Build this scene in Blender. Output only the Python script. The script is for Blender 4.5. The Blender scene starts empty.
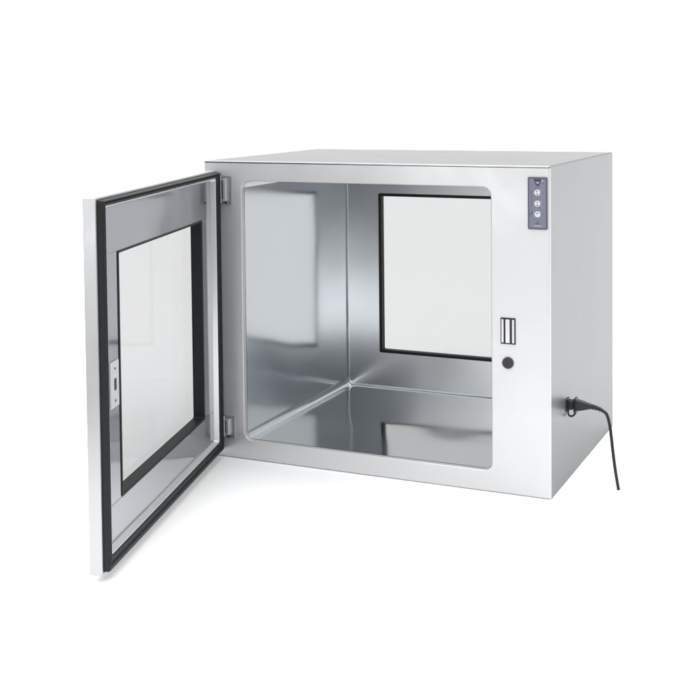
import bpy, bmesh, math, random
from mathutils import Vector, Matrix
random.seed(4)
SC = bpy.context.scene
COL = SC.collection
PI = math.pi

# ------------------------------------------------------------------ sizes (metres)
W, H, D = 0.8331, 0.700, 0.605            # cabinet
OX0, OX1, OZ0, OZ1 = 0.1005, 0.7045, 0.0455, 0.6535   # front opening
YB = 0.586                                 # inner face of the back wall
WX0, WX1, WZ0, WZ1 = 0.1965, 0.612, 0.1420, 0.5810    # back window cut-out

# ------------------------------------------------------------------ materials
def new_mat(name):
    m = bpy.data.materials.new(name); m.use_nodes = True
    nt = m.node_tree
    b = nt.nodes['Principled BSDF']
    return m, nt, b

def N(nt, kind, **kw):
    n = nt.nodes.new(kind)
    for k, v in kw.items():
        if k in n.inputs: n.inputs[k].default_value = v
        else: setattr(n, k, v)
    return n

def steel(name, col, rough, grain=(3, 3, 160), grain_bump=0.02, wave=0.0, wave_scale=3.0, smear=0.08, aniso=0.0, metal=1.0, edge=1.0):
    m, nt, b = new_mat(name)
    L = nt.links.new
    b.inputs['Metallic'].default_value = metal
    b.inputs['Base Color'].default_value = (*col, 1)
    tc = N(nt, 'ShaderNodeTexCoord')
    # brushed grain
    mp = N(nt, 'ShaderNodeMapping'); mp.inputs['Scale'].default_value = grain
    L(tc.outputs['Object'], mp.inputs['Vector'])
    gr = N(nt, 'ShaderNodeTexNoise', Scale=6.0, Detail=4.0, Roughness=0.65)
    L(mp.outputs[0], gr.inputs['Vector'])
    # hand smears and polishing clouds
    sm = N(nt, 'ShaderNodeTexNoise', Scale=7.0 if grain_bump else 4.0, Detail=5.0 if grain_bump else 1.5, Roughness=0.6, Distortion=0.6 if grain_bump else 0.0)
    L(tc.outputs['Object'], sm.inputs['Vector'])
    mr = N(nt, 'ShaderNodeMapRange'); mr.interpolation_type = 'SMOOTHSTEP'; mr.inputs['From Min'].default_value = 0.2; mr.inputs['From Max'].default_value = 0.8
    mr.inputs['To Min'].default_value = max(0.02, rough - smear); mr.inputs['To Max'].default_value = rough + smear
    L(sm.outputs['Fac'], mr.inputs['Value'])
    mg = N(nt, 'ShaderNodeMath', operation='MULTIPLY_ADD'); mg.inputs[1].default_value = (0.10 if grain_bump else 0.0) * min(1, rough * 4)
    L(gr.outputs['Fac'], mg.inputs[0]); L(mr.outputs[0], mg.inputs[2])
    ms = N(nt, 'ShaderNodeMath', operation='SUBTRACT'); ms.inputs[1].default_value = (0.05 if grain_bump else 0.0) * min(1, rough * 4); ms.use_clamp = True
    L(mg.outputs[0], ms.inputs[0]); L(ms.outputs[0], b.inputs['Roughness'])
    # colour varies very slightly with the grain
    mx = N(nt, 'ShaderNodeMix', data_type='RGBA')
    mx.inputs[6].default_value = (*[c * (0.95 if grain_bump else 0.985) for c in col], 1); mx.inputs[7].default_value = (*[min(1, c * (1.04 if grain_bump else 1.01)) for c in col], 1)
    L((gr if grain_bump else sm).outputs['Fac'], mx.inputs[0]); L(mx.outputs[2], b.inputs['Base Color'])
    b1 = N(nt, 'ShaderNodeBump', Strength=1.0, Distance=0.00006 * grain_bump / 0.02)
    L(gr.outputs['Fac'], b1.inputs['Height'])
    last = b1
    if wave:
        wn = N(nt, 'ShaderNodeTexNoise', Scale=wave_scale, Detail=0.6, Roughness=0.4)
        L(tc.outputs['Object'], wn.inputs['Vector'])
        b2 = N(nt, 'ShaderNodeBump', Strength=1.0, Distance=wave)
        L(wn.outputs['Fac'], b2.inputs['Height']); L(b1.outputs[0], b2.inputs['Normal'])
        last = b2
    L(last.outputs[0], b.inputs['Normal'])
    b.inputs['Specular Tint'].default_value = (edge, edge, edge, 1)   # reflectance towards grazing angles
    if aniso: b.inputs['Anisotropic'].default_value = aniso
    return m

def plain(name, col, rough=0.5, metal=0.0, noise=0.0, scale=60, spec=0.5, bump=0.0):
    m, nt, b = new_mat(name)
    b.inputs['Base Color'].default_value = (*col, 1)
    b.inputs['Roughness'].default_value = rough
    b.inputs['Metallic'].default_value = metal
    b.inputs['Specular IOR Level'].default_value = spec
    tc = N(nt, 'ShaderNodeTexCoord')
    n = N(nt, 'ShaderNodeTexNoise', Scale=scale, Detail=4.0)
    nt.links.new(tc.outputs['Object'], n.inputs['Vector'])
    mx = N(nt, 'ShaderNodeMix', data_type='RGBA')
    mx.inputs[6].default_value = (*[c * (1 - noise) for c in col], 1); mx.inputs[7].default_value = (*[min(1, c * (1 + noise)) for c in col], 1)
    nt.links.new(n.outputs['Fac'], mx.inputs[0]); nt.links.new(mx.outputs[2], b.inputs['Base Color'])
    if bump:
        bp = N(nt, 'ShaderNodeBump', Strength=1.0, Distance=bump)
        nt.links.new(n.outputs['Fac'], bp.inputs['Height']); nt.links.new(bp.outputs[0], b.inputs['Normal'])
    return m

def glass(name, t):
    m, nt, b = new_mat(name)
    nt.nodes.remove(b)
    out = nt.nodes['Material Output']
    lw = N(nt, 'ShaderNodeLayerWeight', Blend=0.5)            # grazing gloss, the same from both faces of the pane
    pw = N(nt, 'ShaderNodeMath', operation='POWER'); pw.inputs[1].default_value = 5.0
    nt.links.new(lw.outputs['Facing'], pw.inputs[0])
    fr = N(nt, 'ShaderNodeMath', operation='MULTIPLY_ADD'); fr.inputs[1].default_value = 0.30; fr.inputs[2].default_value = 0.004
    nt.links.new(pw.outputs[0], fr.inputs[0])
    tr = N(nt, 'ShaderNodeBsdfTransparent'); tr.inputs[0].default_value = (*t, 1)
    gl = N(nt, 'ShaderNodeBsdfGlossy', Roughness=0.02)
    gl.inputs[0].default_value = (1, 1, 1, 1)
    mx = N(nt, 'ShaderNodeMixShader')
    nt.links.new(fr.outputs[0], mx.inputs[0]); nt.links.new(tr.outputs[0], mx.inputs[1]); nt.links.new(gl.outputs[0], mx.inputs[2])
    nt.links.new(mx.outputs[0], out.inputs[0])
    return m

M = {
 'front':  steel('brushed_steel_front_lit', (0.605, 0.61, 0.615), 0.38, grain=(2, 2, 120), wave=0.0010, wave_scale=5, smear=0.08, metal=0.45),  # lit copy of the cabinet steel: diffuse share put in to whiten the front
 'side':   steel('brushed_steel_side_shaded', (0.252, 0.262, 0.269), 0.36, grain=(30, 30, 1.2), grain_bump=0.01, wave=0.0004, wave_scale=3, smear=0.012, metal=0.7, edge=0.75),  # same steel, its shade put into a darker base colour
 'top':    steel('brushed_steel_top_dimmed', (0.42, 0.425, 0.43), 0.24, grain=(2, 60, 2), grain_bump=0.01, wave=0.0004, wave_scale=4, smear=0.015, edge=0.50),  # same steel, colour and grazing tint lowered to shade the top
 'liner':  steel('polished_steel_liner', (0.73, 0.765, 0.79), 0.15, grain_bump=0.0, wave=0.0120, wave_scale=3.2, smear=0.02),
 'floor_steel': steel('polished_steel_liner_floor', (0.735, 0.75, 0.76), 0.10, grain_bump=0.0, wave=0.0110, wave_scale=3.0, smear=0.03),
 'back':   steel('satin_steel_back_wall', (0.76, 0.77, 0.78), 0.24, grain_bump=0.0, wave=0.0040, wave_scale=3.0, smear=0.015),
 'door':   steel('brushed_steel_door_skin', (0.47, 0.475, 0.48), 0.36, grain=(2, 2, 80), smear=0.05, metal=0.75),
 'pan':    steel('satin_steel_door_pan', (0.44, 0.452, 0.48), 0.10, grain_bump=0.0, wave=0.0060, wave_scale=4, smear=0.02),
 'lip':    steel('bright_steel_lip', (0.66, 0.665, 0.67), 0.25, grain_bump=0.0, smear=0.03, metal=0.55),
 'chrome': plain('bright_metal', (0.66, 0.66, 0.67), 0.25, 0.5, 0.03),
 'hinge':  steel('satin_steel_hinge', (0.46, 0.465, 0.475), 0.34, grain=(10, 10, 60), smear=0.06, metal=0.7),
 'rubber': plain('black_rubber', (0.011, 0.012, 0.013), 0.55, 0, 0.25, 90, 0.25, 0.0003),
 'seal':   plain('black_window_seal', (0.010, 0.011, 0.012), 0.5, 0, 0.2, 70, 0.25, 0.0002),
 'black':  plain('black_plastic', (0.012, 0.013, 0.014), 0.4, 0, 0.2, 80, 0.4, 0.0002),
 'grey_plastic': plain('dark_grey_plastic', (0.034, 0.034, 0.037), 0.5, 0, 0.2, 200, 0.3, 0.0003),
 'panel':  plain('blue_grey_membrane', (0.165, 0.172, 0.235), 0.4, 0, 0.06, 30, 0.4),
 'panel_edge': plain('slate_bezel', (0.075, 0.082, 0.112), 0.4, 0, 0.08, 60, 0.4),
 'white':  plain('white_button_plastic', (0.62, 0.62, 0.64), 0.3, 0, 0.02, 60, 0.5),
 'mark':   plain('dark_print', (0.05, 0.05, 0.075), 0.5, 0, 0.1, 60, 0.3),
 'light_mark': plain('light_print', (0.62, 0.63, 0.68), 0.5, 0, 0.05, 60, 0.3),
 'glass':  glass('clear_window_glass', (0.635, 0.637, 0.639)),
}

# ------------------------------------------------------------------ mesh helpers
def link(name, bm, mat, parent=None, smooth=True, ang=32, loc=None):
    me = bpy.data.meshes.new(name)
    bmesh.ops.remove_doubles(bm, verts=bm.verts, dist=1e-6)
    bmesh.ops.recalc_face_normals(bm, faces=bm.faces)
    bm.to_mesh(me); bm.free()
    o = bpy.data.objects.new(name, me); COL.objects.link(o)
    me.materials.append(M[mat] if isinstance(mat, str) else mat)
    if smooth:
        for p in me.polygons: p.use_smooth = True
        me.set_sharp_from_angle(angle=math.radians(ang))
        w = o.modifiers.new('weighted', 'WEIGHTED_NORMAL'); w.keep_sharp = True; w.weight = 100
    if parent: o.parent = parent
    if loc: o.location = loc
    return o

def rrect(x0, x1, z0, z1, r, n=6):
    pts = []
    for cx, cz, a0 in ((x0 + r, z0 + r, PI), (x1 - r, z0 + r, 1.5 * PI), (x1 - r, z1 - r, 0), (x0 + r, z1 - r, 0.5 * PI)):
        for i in range(n + 1):
            a = a0 + 0.5 * PI * i / n
            pts.append((cx + r * math.cos(a), cz + r * math.sin(a)))
    return pts

def ring3(pts, y): return [(x, y, z) for x, z in pts]

def loft(bm, loops, idx=None, closed=True):
    vl = []
    for lp in loops:
        q = lp if idx is None else [lp[i] for i in idx]
        vl.append([bm.verts.new(p) for p in q])
    n = len(vl[0])
    for a, b in zip(vl, vl[1:]):
        for i in range(n if closed else n - 1):
            j = (i + 1) % n
            bm.faces.new((a[i], a[j], b[j], b[i]))
    return vl

def box(bm, x0, x1, y0, y1, z0, z1, bev=0.0, seg=2):
    t = bmesh.new()
    bmesh.ops.create_cube(t, size=1.0)
    for v in t.verts:
        v.co = Vector(((x0 + x1) / 2 + v.co.x * (x1 - x0), (y0 + y1) / 2 + v.co.y * (y1 - y0), (z0 + z1) / 2 + v.co.z * (z1 - z0)))
    if bev: bmesh.ops.bevel(t, geom=t.edges[:], offset=bev, segments=seg, affect='EDGES', profile=0.5)
    merge(bm, t)

def merge(bm, t):
    me = bpy.data.meshes.new('tmp'); t.to_mesh(me); t.free()
    bm.from_mesh(me); bpy.data.meshes.remove(me)

def cyl(bm, c, axis, r, l, seg=32, bev=0.0, r2=None):
    """closed cylinder whose base is at c and which runs l along axis"""
    ax = Vector(axis).normalized()
    q = Vector((0, 0, 1)).rotation_difference(ax).to_matrix().to_4x4()
    prof = [(0, 0), (r, 0), (r2 if r2 is not None else r, l), (0, l)]
    if bev:
        rr = r2 if r2 is not None else r
        prof = [(0, 0), (r, 0), (rr, l - bev), (rr - bev * 0.3, l - bev * 0.3), (rr - bev, l), (0, l)]
    t = bmesh.new()
    loops = []
    for rad, h in prof:
        if rad == 0: loops.append([t.verts.new((0, 0, h))])
        else: loops.append([t.verts.new((rad * math.cos(2 * PI * i / seg), rad * math.sin(2 * PI * i / seg), h)) for i in range(seg)])
    for a, b in zip(loops, loops[1:]):
        for i in range(seg):
            j = (i + 1) % seg
            if len(a) == 1: t.faces.new((a[0], b[j], b[i]))
            elif len(b) == 1: t.faces.new((a[i], a[j], b[0]))
            else: t.faces.new((a[i], a[j], b[j], b[i]))
    bmesh.ops.transform(t, matrix=Matrix.Translation(c) @ q, verts=t.verts)
    merge(bm, t)

def tube(bm, pts, rads, seg=16, flat=None):
    """swept tube along points with a radius each"""
    P = [Vector(p) for p in pts]
    prev = None; loops = []
    for i, p in enumerate(P):
        d = (P[min(i + 1, len(P) - 1)] - P[max(i - 1, 0)]).normalized()
        if prev is None:
            u = d.cross(Vector((0, 1, 0))); u.normalize()
        else:
            u = prev - d * prev.dot(d); u.normalize()
        prev = u; v = d.cross(u)
        r = rads[i]
        loops.append([bm.verts.new(p + (u * math.cos(2 * PI * k / seg) + v * math.sin(2 * PI * k / seg)) * r) for k in range(seg)])
    for a, b in zip(loops, loops[1:]):
        for i in range(seg): bm.faces.new((a[i], a[(i + 1) % seg], b[(i + 1) % seg], b[i]))
    bm.faces.new(loops[0][::-1]); bm.faces.new(loops[-1])

def catmull(pts, n=10):
    P = [Vector(p) for p in pts]; P = [2 * P[0] - P[1]] + P + [2 * P[-1] - P[-2]]
    out = []
    for i in range(1, len(P) - 2):
        for k in range(n):
            t = k / n
            out.append(0.5 * ((2 * P[i]) + (P[i + 1] - P[i - 1]) * t + (2 * P[i - 1] - 5 * P[i] + 4 * P[i + 1] - P[i + 2]) * t * t + (3 * P[i] - P[i - 1] - 3 * P[i + 1] + P[i + 2]) * t ** 3))
    out.append(P[-2]); return out

def empty(name, loc, parent=None):
    o = bpy.data.objects.new(name, None); COL.objects.link(o); o.location = loc
    o.empty_display_size = 0.1
    if parent: o.parent = parent
    return o

# ------------------------------------------------------------------ the cabinet
cab = empty('pass_through_cabinet', (0, 0, 0))
cab['label'] = 'brushed stainless steel pass-through box with its windowed door swung open'
cab['category'] = 'pass box'

# front panel: one folded sheet round the opening
TZ = H - 0.0043                     # top edge of the front sheet, just under the top cover
bm = bmesh.new()
loops = [ring3(rrect(0.0015, W - 0.0015, 0.0015, TZ - 0.0015, 0.001), 0.0060),
         ring3(rrect(0, W, 0, TZ, 0.0015), 0.0040)]
R = 0.0040
for k in range(1, 7):
    a = 0.5 * PI * k / 6
    ins = R * (1 - math.cos(a))
    loops.append(ring3(rrect(ins, W - ins, min(ins, 0.002), TZ - min(ins, 0.0008), 0.0015), R * (1 - math.sin(a))))
rl = 0.0025
for k in range(0, 6):
    a = 0.5 * PI * k / 5
    g = rl * (1 - math.sin(a))
    loops.append(ring3(rrect(OX0 - g, OX1 + g, OZ0 - g, OZ1 + g, 0.020 + g, 6), rl * (1 - math.cos(a))))
loops.append(ring3(rrect(OX0, OX1, OZ0, OZ1, 0.020, 6), 0.0135))
loops.append(ring3(rrect(OX0 - 0.004, OX1 + 0.004, OZ0 - 0.004, OZ1 + 0.004, 0.023, 6), 0.0140))
loft(bm, loops)
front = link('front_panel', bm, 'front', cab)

# top cover: folded edges all round
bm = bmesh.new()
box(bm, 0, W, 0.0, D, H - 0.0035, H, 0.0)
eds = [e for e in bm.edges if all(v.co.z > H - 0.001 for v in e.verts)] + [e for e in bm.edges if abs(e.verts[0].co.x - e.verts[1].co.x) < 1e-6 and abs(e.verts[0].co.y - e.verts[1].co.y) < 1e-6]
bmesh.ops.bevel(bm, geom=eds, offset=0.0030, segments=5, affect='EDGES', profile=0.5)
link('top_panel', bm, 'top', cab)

def sheet(bm, quad):
    bm.faces.new([bm.verts.new(p) for p in quad])

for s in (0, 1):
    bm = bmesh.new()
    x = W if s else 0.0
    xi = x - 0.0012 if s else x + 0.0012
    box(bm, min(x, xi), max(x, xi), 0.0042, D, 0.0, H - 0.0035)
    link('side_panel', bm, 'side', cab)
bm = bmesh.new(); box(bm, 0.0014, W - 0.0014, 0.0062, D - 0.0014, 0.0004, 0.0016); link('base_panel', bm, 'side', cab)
# outer back sheet with the window cut-out
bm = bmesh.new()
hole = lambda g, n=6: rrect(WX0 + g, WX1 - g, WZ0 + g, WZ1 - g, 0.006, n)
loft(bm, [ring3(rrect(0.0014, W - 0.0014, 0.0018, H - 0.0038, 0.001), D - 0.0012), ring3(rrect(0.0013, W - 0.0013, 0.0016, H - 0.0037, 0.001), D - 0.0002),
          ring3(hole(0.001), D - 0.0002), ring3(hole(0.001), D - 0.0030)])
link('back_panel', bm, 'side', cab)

# polished liner: coved edges, one sheet per face
n = 8
LX0, LX1, LZ0, LZ1 = OX0 + 0.0004, OX1 + 0.002, OZ0 + 0.0006, OZ1 + 0.002
sec = rrect(LX0, LX1, LZ0, LZ1, 0.0185, n)
rf = 0.0055
lin = [ring3(sec, 0.0142), ring3(sec, 0.30), ring3(sec, YB - rf)]
for k in range(1, 7):
    a = 0.5 * PI * k / 6
    g = rf * (1 - math.cos(a))
    lin.append(ring3(rrect(LX0 + g, LX1 - g, LZ0 + g, LZ1 - g, 0.0185 - g * 0.6, n), YB - rf + rf * math.sin(a)))
q = n + 1
h2 = n // 2
ranges = {'liner_floor': list(range(h2, q + h2 + 1)),
          'liner_side_right': list(range(q + h2, 2 * q + h2 + 1)),
          'liner_ceiling': list(range(2 * q + h2, 3 * q + h2 + 1)),
          'liner_side_left': list(range(3 * q + h2, 4 * q)) + list(range(0, h2 + 1))}
# the cove between floor and left wall is a strip of its own
bm = bmesh.new(); loft(bm, lin[:3], list(range(h2, q)) + [q], False)
bm.free()
for nm, idx in ranges.items():
    bm = bmesh.new(); loft(bm, lin[:7], idx, False)
    name = 'liner_floor' if nm == 'liner_floor' else ('liner_ceiling' if nm == 'liner_ceiling' else 'liner_wall')
    link(name, bm, 'floor_steel' if nm == 'liner_floor' else 'liner', cab)
bm = bmesh.new()
loft(bm, lin[6:] + [ring3(rrect(WX0, WX1, WZ0, WZ1, 0.004, n), YB + 0.0002), ring3(rrect(WX0, WX1, WZ0, WZ1, 0.004, n), YB + 0.012)])
rear = link('liner_back_wall', bm, 'back', cab)

# back window: black seal in a recess, glass at its far side
bm = bmesh.new()
def seal_loops(x0, x1, z0, z1, face, y0, y1, s):
    """s = +1: recess runs towards +y, -1 towards -y"""
    f = face
    L = []
    for g, y in ((0.0003, y0 + s * 0.004), (0.0003, y0 - s * 0.0015), (0.0012, y0 - s * 0.0025), (f - 0.0015, y0 - s * 0.0025), (f, y0 - s * 0.0010), (f, y1), (0.0003, y1)):
        L.append(ring3(rrect(x0 + g, x1 - g, z0 + g, z1 - g, 0.004, 6), y))
    return L
loft(bm, seal_loops(WX0, WX1, WZ0, WZ1, 0.0080, YB, D - 0.0005, 1))
ws = link('window_seal', bm, 'seal', rear)
bm = bmesh.new(); box(bm, WX0 + 0.004, WX1 - 0.004, D - 0.0045, D - 0.0015, WZ0 + 0.004, WZ1 - 0.004)
link('window_pane', bm, 'glass', rear, smooth=False)

# -------- control panel on the front face, beside the top right corner
px0, px1, pz0, pz1 = 0.7862, 0.8276, 0.5672, 0.6765
bm = bmesh.new()
loft(bm, [ring3(rrect(px0 - g, px1 + g, pz0 - g, pz1 + g, 0.0030 + g), y) for g, y in ((0, -0.0003), (0, -0.0026), (-0.0006, -0.0032), (-0.0022, -0.0032), (-0.0026, -0.0026), (-0.0026, -0.0008))])
cp = link('control_panel', bm, 'panel_edge', cab)
bm = bmesh.new()
vv = [bm.verts.new(p) for p in ring3(rrect(px0 + 0.0024, px1 - 0.0024, pz0 + 0.0024, pz1 - 0.0024, 0.0012), -0.0022)]
bm.faces.new(vv)
link('membrane', bm, 'panel', cp, smooth=False)
for bx, bz, kind in ((0.8066, 0.6444, 0), (0.8068, 0.6214, 1), (0.8070, 0.5990, 2)):
    bm = bmesh.new(); cyl(bm, (bx, -0.0022, bz), (0, -1, 0), 0.0064, 0.0022, 40, 0.0008)
    bt = link('button', bm, 'white', cp)
    bm = bmesh.new()
    yy = -0.00445
    def disc(cx, cz, r, n=16): bm.faces.new([bm.verts.new((cx + r * math.cos(2 * PI * i / n), yy, cz + r * math.sin(2 * PI * i / n))) for i in range(n)])
    def bar(x0, x1, z0, z1): bm.faces.new([bm.verts.new(p) for p in ((x0, yy, z0), (x1, yy, z0), (x1, yy, z1), (x0, yy, z1))])
    if kind < 2:
        disc(bx, bz + 0.0027, 0.0014); disc(bx, bz - 0.0027, 0.0014)
        if kind == 0: bar(bx - 0.0024, bx - 0.0006, bz + 0.0034, bz + 0.0042)
        else: bar(bx - 0.0012, bx + 0.0012, bz - 0.0046, bz - 0.0040)
    else:
        disc(bx - 0.0010, bz + 0.0018, 0.0014); bar(bx - 0.0004, bx + 0.0032, bz + 0.0022, bz + 0.0031)
    link('button_mark', bm, 'mark', bt, smooth=False)
# printed marks on the membrane
bm = bmesh.new(); yy = -0.00228
def pbar(x0, x1, z0, z1): bm.faces.new([bm.verts.new(p) for p in ((x0, yy, z0), (x1, yy, z0), (x1, yy, z1), (x0, yy, z1))])
def ptri(a, b, c): bm.faces.new([bm.verts.new((p[0], yy, p[1])) for p in (a, b, c)])
pbar(0.7995, 0.8150, 0.6675, 0.6725); pbar(0.8010, 0.8032, 0.6630, 0.6672); pbar(0.8112, 0.8134, 0.6630, 0.6672); pbar(0.8020, 0.8125, 0.6605, 0.6628)
ptri((0.8040, 0.6602), (0.8072, 0.6560), (0.8104, 0.6602))
pbar(0.8190, 0.8206, 0.6632, 0.6648)
z = 0.6480
while z > 0.6160:                                            # tiny vertical lettering, too small to read
    hgt = random.choice((0.0012, 0.0018, 0.0022)); w = random.choice((0.0010, 0.0016, 0.0020))
    pbar(0.7945 - w / 2, 0.7945 + w / 2, z - hgt, z); z -= hgt + 0.0009
pbar(0.7932, 0.7958, 0.5985, 0.6020); pbar(0.7938, 0.7952, 0.6028, 0.6060)
pbar(0.7900, 0.7907, 0.5950, 0.6020)
ptri((0.8052, 0.5800), (0.8090, 0.5800), (0.8071, 0.5850)); pbar(0.8000, 0.8142, 0.5782, 0.5792)
for bz in (0.6444, 0.6214, 0.5990):                           # small strokes round each button
    pbar(0.8040, 0.8062, bz + 0.0080, bz + 0.0086)
    pbar(0.8088, 0.8110, bz - 0.0090, bz - 0.0084)
    pbar(0.8172, 0.8186, bz - 0.0012, bz + 0.0012)
link('printed_marks', bm, 'mark', cp, smooth=False)
bm = bmesh.new(); yy = -0.00233
pbar(0.8045, 0.8098, 0.6640, 0.6652); pbar(0.8160, 0.8185, 0.6675, 0.6700); pbar(0.7985, 0.8150, 0.5742, 0.5752)
for bz in (0.6444, 0.6214, 0.5990):
    for k in range(10):
        if random.random() < 0.6:
            a = 2 * PI * k / 10; cx, cz = 0.8068 + 0.0092 * math.cos(a), bz + 0.0092 * math.sin(a)
            pbar(cx - 0.0006, cx + 0.0006, cz - 0.0006, cz + 0.0006)
link('light_marks', bm, 'light_mark', cp, smooth=False)

# -------- door catch plate: dark surround, three bright strips
lx0, lx1, lz0, lz1 = 0.7255, 0.7580, 0.3215, 0.3775
bm = bmesh.new(); box(bm, lx0, lx1, -0.0022, -0.0003, lz0, lz1, 0.0008)
lp = link('catch_plate', bm, 'black', cab)
wd = lx1 - lx0
for a, b in ((0.075, 0.225), (0.345, 0.635), (0.785, 0.935)):
    bm = bmesh.new(); box(bm, lx0 + wd * a, lx0 + wd * b, -0.0042, -0.0018, lz0 + 0.0032, lz1 - 0.0032, 0.0008)
    link('strip', bm, 'chrome', lp)
# -------- round lock plug below it
bm = bmesh.new(); cyl(bm, (0.7412, -0.0003, 0.2816), (0, -1, 0), 0.0122, 0.0045, 40, 0.0014)
lk = link('lock_plug', bm, 'grey_plastic', cab)
bm = bmesh.new(); box(bm, 0.7412 - 0.0008, 0.7412 + 0.0008, -0.00505, -0.0044, 0.2768, 0.2864)
link('key_slot', bm, 'black', lk, smooth=False)

# -------- hinges on the front sheet
for z0, z1 in ((0.5985, 0.6650), (0.0470, 0.0985)):
    bm = bmesh.new(); box(bm, 0.0475, 0.0755, -0.0030, -0.0003, z0, z1, 0.0008)
    hg = link('hinge', bm, 'hinge', cab)
    bm = bmesh.new()
    zz0, zz1 = z0 + 0.008, z1 - 0.006
    box(bm, 0.0575, 0.0640, -0.0115, -0.0028, zz0, zz1, 0.0010)
    box(bm, 0.0480, 0.0576, -0.0110, -0.0060, zz1 - 0.0045, zz1 - 0.0002, 0.0008)
    box(bm, 0.0480, 0.0576, -0.0110, -0.0060, zz0 + 0.0002, zz0 + 0.0045, 0.0008)
    link('bracket', bm, 'chrome', hg)
    bm = bmesh.new(); cyl(bm, (0.0500, -0.0085, z0 + 0.004), (0, 0, 1), 0.0030, z1 - z0 - 0.004, 20, 0.0006)
    link('pin', bm, 'hinge', hg)
    bm = bmesh.new(); cyl(bm, (0.0610, -0.0030, z0 + 0.0035), (0, -1, 0), 0.0030, 0.0030, 6, 0.0006)
    link('bolt', bm, 'grey_plastic', hg)

# ------------------------------------------------------------------ the door
TH = 1.3152
DW, DZ0, DZ1 = 0.7479, 0.0138, 0.6781
door = empty('door', (0.0362, -0.0030, 0), cab); door.rotation_euler = (0, 0, -TH)
gx0, gx1, gz0, gz1 = 0.127, 0.6515, 0.1215, 0.5745           # window cut-out
# local axes: x along the door from the hinge, y = inner side, z up
bm = bmesh.new()
TK = 0.0245
L = []
for g, y in ((0.0040, 0.0), (0.0014, 0.0), (0.0004, -0.0005), (0.0, -0.0016), (0.0, -TK + 0.002), (0.0006, -TK + 0.0006), (0.002, -TK)):
    L.append(ring3(rrect(g, DW - g, DZ0 + g, DZ1 - g, 0.002), y))
L.append(ring3(rrect(gx0 + 0.002, gx1 - 0.002, gz0 + 0.002, gz1 - 0.002, 0.004), -TK))
L.append(ring3(rrect(gx0 + 0.002, gx1 - 0.002, gz0 + 0.002, gz1 - 0.002, 0.004), -TK + 0.003))
loft(bm, L)
link('door_skin', bm, 'door', door)
# rubber gasket
go = (0.0050, DW - 0.0045, DZ0 + 0.0050, DZ1 - 0.0050)
gi = (0.0475, DW - 0.0150, 0.0462, 0.6635)
bm = bmesh.new(); L = []
for t, y in ((0.0, 0.0002), (0.0, 0.0085), (0.06, 0.0112), (0.16, 0.0124), (0.34, 0.0128), (0.44, 0.0108), (0.50, 0.0096), (0.56, 0.0108), (0.66, 0.0128), (0.86, 0.0130), (0.96, 0.0118), (1.0, 0.0095), (1.0, 0.0002)):
    c = [go[i] + (gi[i] - go[i]) * t for i in range(4)]
    L.append(ring3(rrect(*c, 0.004), y))
loft(bm, L); link('gasket', bm, 'rubber', door)
# bright raised lip inside the gasket
bm = bmesh.new(); L = []
for g, y in ((0.0003, 0.0006), (0.0003, 0.0112), (0.0010, 0.0120), (0.0020, 0.0120), (0.0030, 0.0110), (0.0060, 0.0010), (0.0075, 0.0003)):
    L.append(ring3(rrect(gi[0] + g, gi[1] - g, gi[2] + g, gi[3] - g, 0.004), y))
loft(bm, L); link('lip', bm, 'lip', door)
# inner sheets: rails over stiles
ix0, ix1, iz0, iz1 = gi[0] + 0.0074, gi[1] - 0.0074, gi[2] + 0.0074, gi[3] - 0.0074
for nm, x0, x1, z0, z1, y in (('rail', ix0, ix1, gz1 - 0.0005, iz1, 0.0012), ('rail', ix0, ix1, iz0, gz0 + 0.0005, 0.0012),
                              ('stile', ix0, gx0 + 0.0005, gz0 + 0.0006, gz1 - 0.0006, 0.0006), ('stile', gx1 - 0.0005, ix1, gz0 + 0.0006, gz1 - 0.0006, 0.0006)):
    bm = bmesh.new(); box(bm, x0, x1, y - 0.0010, y, z0, z1, 0.0003, 1)
    link(nm, bm, 'pan', door)
bm = bmesh.new(); loft(bm, seal_loops(gx0, gx1, gz0, gz1, 0.0055, 0.0, -TK + 0.001, -1)); link('window_seal', bm, 'seal', door)
bm = bmesh.new(); box(bm, gx0 + 0.003, gx1 - 0.003, -TK + 0.0015, -TK + 0.0045, gz0 + 0.003, gz1 - 0.003); link('window_pane', bm, 'glass', door, smooth=False)
# latch plate on the free stile
bm = bmesh.new(); box(bm, 0.6620, 0.7010, 0.0008, 0.0042, 0.2960, 0.3790, 0.0010)
t = bmesh.new()
lt = link('latch_plate', bm, 'lip', door); t.free()
for zc in (0.366, 0.308):
    bm = bmesh.new(); cyl(bm, (0.6815, 0.0042, zc), (0, 1, 0), 0.0022, 0.0008, 16, 0.0003)
    link('screw', bm, 'grey_plastic', lt)
bm = bmesh.new(); box(bm, 0.6770, 0.6860, 0.0040, 0.0052, 0.3270, 0.3480, 0.0006)
link('latch_slot', bm, 'grey_plastic', lt)

# ------------------------------------------------------------------ power inlet and cord
iy, iz = 0.138, 0.1690
bm = bmesh.new()
box(bm, W + 0.0002, W + 0.0030, iy - 0.0135, iy + 0.0135, iz - 0.0135, iz + 0.0135, 0.0010)
box(bm, W + 0.0028, W + 0.0150, iy - 0.0115, iy + 0.0115, iz - 0.0095, iz + 0.0095, 0.0020)
inlet = link('power_inlet', bm, 'black', cab)
bm = bmesh.new()                                             # wire bail that hangs under the socket
pts = catmull([(W + 0.004, iy - 0.004, iz - 0.010), (W + 0.003, iy - 0.004, iz - 0.018), (W + 0.006, iy - 0.003, iz - 0.0245), (W + 0.013, iy - 0.002, iz - 0.0240), (W + 0.019, iy, iz - 0.017), (W + 0.019, iy, iz - 0.010)], 8)
tube(bm, pts, [0.0022] * len(pts), 10)
link('retaining_loop', bm, 'black', inlet)

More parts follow.
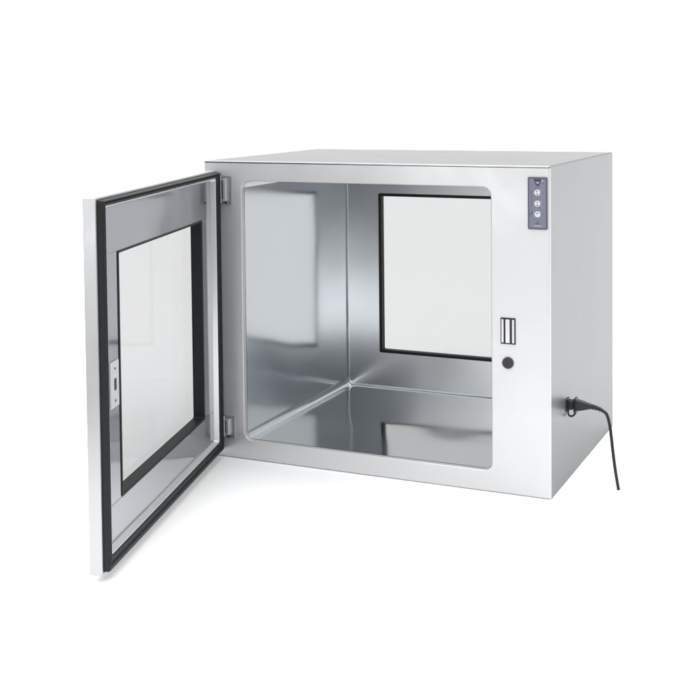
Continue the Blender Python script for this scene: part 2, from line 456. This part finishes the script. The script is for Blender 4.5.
cord = empty('power_cord', (W + 0.016, iy, iz))
cord['label'] = 'black power cord plugged into the right side of the steel box, hanging down'
cord['category'] = 'power cord'
ox, oy, oz = W + 0.016, iy, iz
bm = bmesh.new()
def sect(x, hy, hz, r): return [(x, a, b) for a, b in rrect(-hy, hy, -hz, hz, r, 5)]
loft(bm, [sect(0.0002, 0.0110, 0.0150, 0.003), sect(0.002, 0.0118, 0.0160, 0.003), sect(0.0052, 0.0118, 0.0160, 0.003), sect(0.0058, 0.0100, 0.0120, 0.004), sect(0.018, 0.0092, 0.0098, 0.004),
          sect(0.029, 0.0072, 0.0072, 0.004), sect(0.034, 0.0062, 0.0060, 0.004)])
bm.faces.new([bm.verts.new(p) for p in sect(0.0002, 0.0110, 0.0150, 0.003)]); bm.faces.new([bm.verts.new(p) for p in sect(0.034, 0.0062, 0.0060, 0.004)])
link('plug', bm, 'black', cord)
bm = bmesh.new()
path = catmull([(0.0335, 0, 0), (0.043, 0, -0.001), (0.052, 0, -0.003), (0.062, 0, -0.0065)], 8)
rads = [0.0058 - 0.0023 * i / (len(path) - 1) + (0.0009 if (i // 3) % 2 == 0 else 0) for i in range(len(path))]
tube(bm, path, rads, 16); link('strain_relief', bm, 'black', cord)
# cable: leaves the relief, bends over and drops to the ground
wpts = [(W + 0.074, iy, iz - 0.0050), (0.9190, 0.139, 0.1555), (0.9262, 0.138, 0.1330), (0.9305, 0.134, 0.1080), (0.9350, 0.128, 0.0800), (0.9430, 0.115, 0.0430), (0.9530, 0.1010, 0.0046)]
path = [p - Vector((ox, oy, oz)) for p in catmull(wpts, 10)]
bm = bmesh.new(); tube(bm, path, [0.0034] * len(path), 16); link('cable', bm, 'black', cord)

# ------------------------------------------------------------------ white ground
m, nt, b = new_mat('white_studio_floor')
b.inputs['Roughness'].default_value = 0.75
b.inputs['Specular IOR Level'].default_value = 0.2
tc = N(nt, 'ShaderNodeTexCoord'); nz = N(nt, 'ShaderNodeTexNoise', Scale=3.0, Detail=5.0)
nt.links.new(tc.outputs['Object'], nz.inputs['Vector'])
mx = N(nt, 'ShaderNodeMix', data_type='RGBA'); mx.inputs[6].default_value = (0.90, 0.90, 0.90, 1); mx.inputs[7].default_value = (0.93, 0.93, 0.93, 1)
nt.links.new(nz.outputs['Fac'], mx.inputs[0]); nt.links.new(mx.outputs[2], b.inputs['Base Color'])
bm = bmesh.new(); sheet(bm, ((-40, -1.6, 0), (40, -1.6, 0), (40, 60, 0), (-40, 60, 0)))
fl = link('floor', bm, m, smooth=False); fl.location.z = -0.0004; fl['kind'] = 'structure'

# ------------------------------------------------------------------ studio light
wd = bpy.data.worlds.new('World'); SC.world = wd; wd.use_nodes = True
nt = wd.node_tree; bg = nt.nodes['Background']
tc = N(nt, 'ShaderNodeTexCoord'); sp = N(nt, 'ShaderNodeSeparateXYZ')
nt.links.new(tc.outputs['Generated'], sp.inputs[0])
def ramp(src, stops):
    mr = N(nt, 'ShaderNodeMapRange'); mr.inputs['From Min'].default_value = -1; mr.inputs['From Max'].default_value = 1
    nt.links.new(sp.outputs[src], mr.inputs['Value'])
    cr = N(nt, 'ShaderNodeValToRGB'); nt.links.new(mr.outputs[0], cr.inputs[0])
    e = cr.color_ramp.elements
    while len(e) < len(stops): e.new(0.5)
    for k, (p, c) in enumerate(stops): e[k].position = (p + 1) / 2; e[k].color = (*c, 1)
    return cr.outputs[0]
# white end of the studio in front of the camera, dimmer end behind it; brighter towards the ceiling
ya = ramp('Y', [(-1.0, (0.05, 0.053, 0.058)), (-0.25, (0.12, 0.123, 0.13)), (0.15, (0.52, 0.52, 0.52)), (1.0, (0.52, 0.52, 0.52))])
za = ramp('Z', [(0.40, (0.0, 0.0, 0.0)), (0.75, (1.0, 1.0, 1.0))])
mm = N(nt, 'ShaderNodeMix', data_type='RGBA'); mm.inputs[7].default_value = (1.0, 1.0, 1.0, 1)
nt.links.new(za, mm.inputs[0]); nt.links.new(ya, mm.inputs[6])
nt.links.new(mm.outputs[2], bg.inputs['Color']); bg.inputs['Strength'].default_value = 2.85

def area(name, loc, target, sx, sy, power, col=(1, 1, 1)):
    l = bpy.data.lights.new(name, 'AREA'); l.shape = 'RECTANGLE'; l.size = sx; l.size_y = sy; l.energy = power; l.color = col
    o = bpy.data.objects.new(name, l); COL.objects.link(o); o.location = loc
    d = Vector(target) - Vector(loc); o.rotation_euler = d.to_track_quat('-Z', 'Y').to_euler()
    return o
area('front_softbox', (-0.15, -3.0, 1.05), (0.15, 0, 0.75), 1.5, 1.9, 23)

# ------------------------------------------------------------------ camera
cam = bpy.data.cameras.new('camera'); co = bpy.data.objects.new('camera', cam); COL.objects.link(co)
r = Vector((0.91065765, 0.4130376, -0.01012854)); u = Vector((-0.00843145, 0.04308792, 0.99903571)); f = Vector((-0.41307573, 0.90969411, -0.04272085))
mt = Matrix((r, u, -f)).transposed().to_4x4(); mt.translation = Vector((1.4797274, -2.42376584, 0.85341921))
co.matrix_world = mt
cam.sensor_width = 36; cam.lens = 36 * 1198.37 / 700; cam.shift_x = 0; cam.shift_y = -204.9864 / 700
cam.clip_start = 0.05; cam.clip_end = 300
SC.camera = co
SC.view_settings.view_transform = 'Standard'; SC.view_settings.look = 'None'; SC.view_settings.exposure = 0; SC.view_settings.gamma = 1
SC.cycles.max_bounces = 16; SC.cycles.glossy_bounces = 10; SC.cycles.transparent_max_bounces = 16
